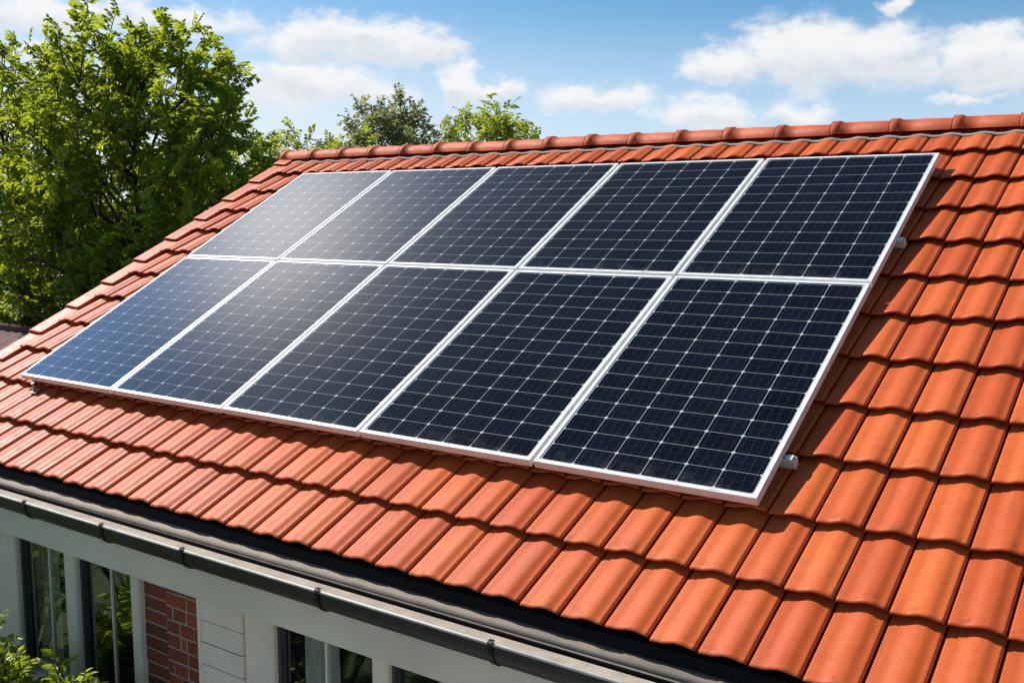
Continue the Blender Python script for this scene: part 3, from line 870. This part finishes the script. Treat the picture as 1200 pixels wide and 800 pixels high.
def tree(name, label, cat, x, y, H, rx, zc0, leafm, barkm, seed, nl=24, nsub=7, ntw=7, nleaf=12, ll=.11, group=None, top=.98, trunk_r=.13, spread=1.0, shape=.75, upness=.55, lean=(0, 0)):
    r = np.random.default_rng(seed)
    root = empty(name, (x, y, 0)); tag(root, label, cat, group)
    tk = MB(); lv = Leaves()
    tp = [np.array([0, 0, -.1])]; nseg = 9
    for i in range(1, nseg+1):
        t = i/nseg
        tp.append(np.array([r.normal(0, .05)*H*.06*i/3+lean[0]*t, r.normal(0, .05)*H*.06*i/3+lean[1]*t, H*.80*t]))
    trad = [trunk_r*(1-.9*(i/nseg)**.8)+.006 for i in range(nseg+1)]
    tk.tube(tp, trad, 9)
    def on_trunk(z):
        t = z/(H*.80)*nseg; i = int(min(max(t, 0), nseg-1)); f = t-i
        return tp[i]*(1-f)+tp[i+1]*f
    ga = r.uniform(0, 6.28)
    for k in range(nl):
        cz = 1-(k+.5)/nl*1.72; fz = (cz+.72)/1.72
        ga += 2.4+r.normal(0, .25)
        cs = math.sqrt(max(0.02, 1-cz*cz)); q_ = r.uniform(.74, 1.06)
        hor = rx*spread*cs*q_
        zc = (zc0+H)/2; tz = zc+(H-zc0)/2*cz*r.uniform(.86, 1.02)
        zb = min(max(tz-.30*(H-zc0)/2-upness*hor*.75, .14*H), .76*H)
        base = on_trunk(zb)
        tgt = np.array([base[0]+hor*math.cos(ga), base[1]+hor*math.sin(ga), tz])
        L = np.linalg.norm(tgt-base); lp = []
        for i in range(7):
            t_ = i/6
            w_ = r.normal(0, .045, 3)*L*math.sin(math.pi*t_)*(i > 0)
            lp.append(base+(tgt-base)*t_+w_+np.array([0, 0, .07*L*math.sin(math.pi*t_)]))
        lr = max(.012, trunk_r*.42*(1-.6*fz))
        tk.tube(lp, [lr*(1-.8*i/6)+.004 for i in range(7)], 5)
        shade = r.uniform(-.12, .12)
        ns_ = max(3, int(round(nsub*min(1, .35+.65*L/(rx*.9)))))
        for j in range(ns_):
            t = .28+.72*(j+.6)/ns_; i = min(5, int(t*6)); f = t*6-i
            b0 = lp[i]*(1-f)+lp[i+1]*f
            dl = unit(lp[i+1]-lp[i]); ang = r.uniform(0, 6.28)
            perp = unit(np.cross(dl, np.array([math.cos(ang), math.sin(ang), .3])))
            sdv = unit(dl*.75+perp*.85+np.array([0, 0, .15]))
            sl_ = min(L, .75*rx)*.50*(1.15-.5*t)*r.uniform(.7, 1.2)+.15
            sp = bend(r, b0, sdv, sl_, 4, .16, .0)
            tk.tube(sp, [.011*(1-.7*q/4)+.002 for q in range(5)], 4, cap=False)
            for q in range(ntw):
                tt = .15+.85*(q+.5)/ntw; i2 = min(3, int(tt*4)); f2 = tt*4-i2
                c0 = sp[i2]*(1-f2)+sp[i2+1]*f2
                a2 = r.uniform(0, 6.28); d2 = unit(sp[i2+1]-sp[i2])
                tdv = unit(d2*.7+unit(np.cross(d2, np.array([math.cos(a2), math.sin(a2), .5])))*.9)
                tl = r.uniform(.16, .36)*(ll/.11)
                side = unit(np.cross(tdv, np.array([0, 0, 1.0])+r.normal(0, .25, 3)))
                upn = unit(np.cross(side, tdv))
                for s_ in range(nleaf):
                    u_ = (s_+.8)/nleaf; sg = 1 if s_ % 2 else -1
                    p_ = c0+tdv*tl*u_-np.array([0, 0, .10*tl*u_*u_])
                    ld = tdv*r.uniform(.3, .8)+side*sg*r.uniform(.5, 1.0)+np.array([0, 0, r.uniform(-.55, .1)])
                    l_ = ll*r.uniform(.6, 1.25)
                    lv.add(p_, ld, upn+r.normal(0, .38, 3), l_, l_*r.uniform(.42, .6), min(1, max(0, .5+shade+r.normal(0, .2))))
    t = tk.build('trunk', barkm); t.parent = root; t.matrix_parent_inverse = Matrix()
    lv.build('crown', leafm, root)
    return root

def at(px, py, D):    # photo pixel (1200 wide) and horizontal distance -> world point (used once, to survey positions)
    d = fw+rt*((px-600)/1189.34)+upv*((400-py)/1189.34)
    d = d/math.hypot(d.x, d.y)
    return CAMP+d*D

def shrub(name, label, cat, x, y, H, rx, leafm, seed, nst=16, nsub=6, nleaf=14, ll=.07, group=None, ry=None, sub=1.0, up=1.0):
    r = np.random.default_rng(seed); ry = ry or rx
    root = empty(name, (x, y, 0)); tag(root, label, cat, group)
    tk = MB(); lv = Leaves()
    for k in range(nst):
        a = r.uniform(0, 6.28); q = math.sqrt(r.uniform(0, 1))
        b0 = np.array([math.cos(a)*q*rx*.25, math.sin(a)*q*ry*.25, -.05])
        tipz = H*r.uniform(.72, 1.0)*(1-.35*q*q)
        tip = np.array([math.cos(a)*q*rx, math.sin(a)*q*ry, tipz])
        L = np.linalg.norm(tip-b0)
        pts = [b0+(tip-b0)*t+r.normal(0, .03, 3)*L*.4*math.sin(math.pi*t)+np.array([0, 0, .12*L*math.sin(math.pi*t)]) for t in np.linspace(0, 1, 7)]
        tk.tube(pts, [.014*(1-.8*i/6)+.003 for i in range(7)], 5)
        sh = r.uniform(-.15, .15)
        for j in range(nsub):
            t = .22+.78*(j+.5)/nsub; i = min(5, int(t*6)); f = t*6-i
            c0 = pts[i]*(1-f)+pts[i+1]*f
            dl = unit(pts[i+1]-pts[i]); ang = r.uniform(0, 6.28)
            sd = unit(dl*.6+unit(np.cross(dl, np.array([math.cos(ang), math.sin(ang), .2])))*.95+np.array([0, 0, .25]))
            sl_ = r.uniform(.18, .42)*min(1.4, .5+H/3)*sub
            sp = bend(r, c0, sd, sl_, 3, .15, .03)
            tk.tube(sp, [.006, .005, .004, .002], 4, cap=False)
            side = unit(np.cross(sd, np.array([0, 0, 1.0])+r.normal(0, .2, 3))); upn = unit(np.cross(side, sd))
            for s_ in range(nleaf):
                u_ = (s_+.5)/nleaf*3; i3 = min(2, int(u_)); f3 = u_-i3
                p_ = sp[i3]*(1-f3)+sp[i3+1]*f3; sg = 1 if s_ % 2 else -1
                ld = sd*r.uniform(.3, .9)+side*sg*r.uniform(.3, 1.0)+upn*r.uniform(-.4, .4)
                l_ = ll*r.uniform(.55, 1.25)
                lv.add(p_, ld, upn+r.normal(0, .4, 3), l_, l_*r.uniform(.42, .58), min(1, max(0, .45+sh+.25*(t-.5)+r.normal(0, .2))))
    t = tk.build('stem', M['bark']); t.parent = root; t.matrix_parent_inverse = Matrix()
    lv.build('foliage', leafm, root)
    return root

A = at(160, 250, 18)
tree('maple_tree', 'tall leafy green tree with dark trunk beside the left roof edge', 'tree', A.x, A.y, 7.45, 2.3, 1.2, M['leaf_maple'], M['bark'], 11, nl=54, nsub=11, ntw=10, nleaf=16, ll=.095, trunk_r=.12)
A = at(12, 250, 21)
tree('garden_tree', 'slender tree with feathery top at the far left behind the tall tree', 'tree', A.x, A.y, 7.6, 2.1, 1.4, M['leaf_back'], M['bark'], 23, nl=34, nsub=7, ntw=6, nleaf=12, ll=.10, trunk_r=.09, upness=.8)
A = at(80, 250, 25)
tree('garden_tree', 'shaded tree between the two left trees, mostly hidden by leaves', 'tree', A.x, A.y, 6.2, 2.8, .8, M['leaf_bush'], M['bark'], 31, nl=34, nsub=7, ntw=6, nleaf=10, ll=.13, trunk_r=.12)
A = at(250, 250, 23)
tree('garden_tree', 'dark green tree behind the right side of the tall left tree', 'tree', A.x, A.y, 5.6, 1.8, .8, M['leaf_maple'], M['bark'], 37, nl=30, nsub=7, ntw=6, nleaf=10, ll=.12, trunk_r=.1)
A = at(462, 250, 34)
tree('distant_tree', 'grey green tree with open crown behind the roof ridge', 'tree', A.x, A.y, 8.1, 2.3, 2.0, M['leaf_grey'], M['bark_grey'], 41, nl=46, nsub=8, ntw=7, nleaf=10, ll=.14, trunk_r=.12, upness=.9)
A = at(570, 250, 38)
tree('distant_tree', 'bright yellow green tree behind the roof ridge', 'tree', A.x, A.y, 8.1, 2.9, 2.0, M['leaf_lime'], M['bark_grey'], 43, nl=46, nsub=8, ntw=7, nleaf=10, ll=.16, trunk_r=.12, upness=.8)
A = at(378, 250, 33)
tree('distant_tree', 'low light green tree behind the left end of the roof ridge', 'tree', A.x, A.y, 6.9, 3.7, 1.5, M['leaf_lime'], M['bark_grey'], 47, nl=44, nsub=7, ntw=6, nleaf=10, ll=.14, trunk_r=.1, upness=.9)
A = at(325, 250, 30)
tree('distant_tree', 'small light green tree just left of the roof ridge end', 'tree', A.x, A.y, 6.5, 2.4, 1.2, M['leaf_lime'], M['bark_grey'], 53, nl=30, nsub=6, ntw=5, nleaf=9, ll=.13, trunk_r=.08, upness=.8)
for px, D, H, rx, lab, sd in ((15, 19.5, 3.9, 1.6, 'leafy garden bush at the far left above the neighbouring roof', 61),
                          (85, 18.0, 4.1, 1.5, 'leafy garden bush under the tall tree, left of its trunk', 62),
                          (150, 17.0, 4.2, 1.4, 'leafy garden bush at the foot of the tall tree trunk', 63),
                          (232, 18.8, 4.7, 1.5, 'leafy garden bush right of the tall tree trunk at the roof edge', 64)):
    A = at(px, 250, D)
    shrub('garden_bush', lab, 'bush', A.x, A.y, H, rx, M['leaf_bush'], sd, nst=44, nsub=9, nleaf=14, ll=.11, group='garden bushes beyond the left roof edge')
for px, D, H, rx, lab, sd in ((30, 27, 5.2, 2.9, 'big dark bush far behind the slender left tree', 66), (125, 29, 5.4, 3.0, 'big dark bush far behind the tall left tree', 67), (225, 30, 5.2, 2.8, 'big dark bush far behind, left of the ridge end', 68)):
    A = at(px, 250, D)
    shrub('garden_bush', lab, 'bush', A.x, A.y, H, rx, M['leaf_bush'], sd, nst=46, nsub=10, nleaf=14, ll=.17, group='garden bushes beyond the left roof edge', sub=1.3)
# shrub in front of the left window
shrub('leafy_shrub', 'bright green leafy shrub in front of the left window', 'shrub', 1.46, -1.08, 1.98, .68, M['leaf_shrub'], 71, nst=100, nsub=11, nleaf=16, ll=.075, ry=.36, sub=.62)
shrub('leafy_shrub', 'small sunlit shrub growing below the right half of the left window', 'shrub', 2.28, -.98, 1.94, .38, M['leaf_shrub'], 72, nst=46, nsub=10, nleaf=15, ll=.07, ry=.25, sub=.6)
# garden the windows mirror
for i, (gx_, gy_, H, rx, lab) in enumerate(((-2.4, -2.1, 2.3, 1.0, 'dense garden bush close to the wall, mirrored in the left window'),
                                  (-2.7, -3.8, 2.5, 1.2, 'tall garden bush mirrored in the right half of the left window'),
                                  (-2.3, -5.6, 2.6, 1.3, 'tall garden bush standing farthest from the wall'),
                                  (.7, -3.3, 1.9, 1.0, 'garden bush at the edge of the added slabs, mirrored in the right window'),
                                  (-.5, -5.0, 1.9, 1.1, 'low garden bush behind the one at the added slabs'))):
    shrub('garden_bush', lab, 'bush', gx_, gy_, H, rx, M['leaf_shrub'], 80+i, nst=36, nsub=9, nleaf=13, ll=.10, group='garden bushes before the house')

# ------------------------------------------------------------------ neighbour
nb = empty('neighbour_house', (-10, 4.0, 0)); tag(nb, 'low building with a faded reddish roof at the far left', 'house')
x0, x1 = -15.5, -4.6; yr, zr = 4.0, 2.68
mb = MB()
for sgn in (-1, 1):
    vs = []
    nseg = 90
    for i in range(nseg+1):
        xx = x0+(x1-x0)*i/nseg
        hz = .018*abs(math.sin(i*math.pi/2))
        vs += [(xx, yr, zr+hz), (xx, yr+sgn*1.9, zr-.75+hz)]
    mb.add(vs, [(2*i, 2*i+1, 2*i+3, 2*i+2) if sgn < 0 else (2*i, 2*i+2, 2*i+3, 2*i+1) for i in range(nseg)], 0)
mb.tube([(x0, yr, zr+.02), (x1, yr, zr+.02)], [.07, .07], 8)
mb.build('roof', M['neighbour_roof'], nb)
mb = MB(); pr = [(yr-1.7, 0), (yr+1.7, 0), (yr+1.7, zr-.72), (yr, zr-.05), (yr-1.7, zr-.72)]
k = len(pr); vs = [(x0+.2, a, c) for a, c in pr]+[(x1-.2, a, c) for a, c in pr]
mb.add(vs, [tuple(range(k)), tuple(range(k, 2*k))[::-1]]+[(i, (i+1) % k, (i+1) % k+k, i+k) for i in range(k)], 0)
mb.build('wall', M['plaster'], nb)
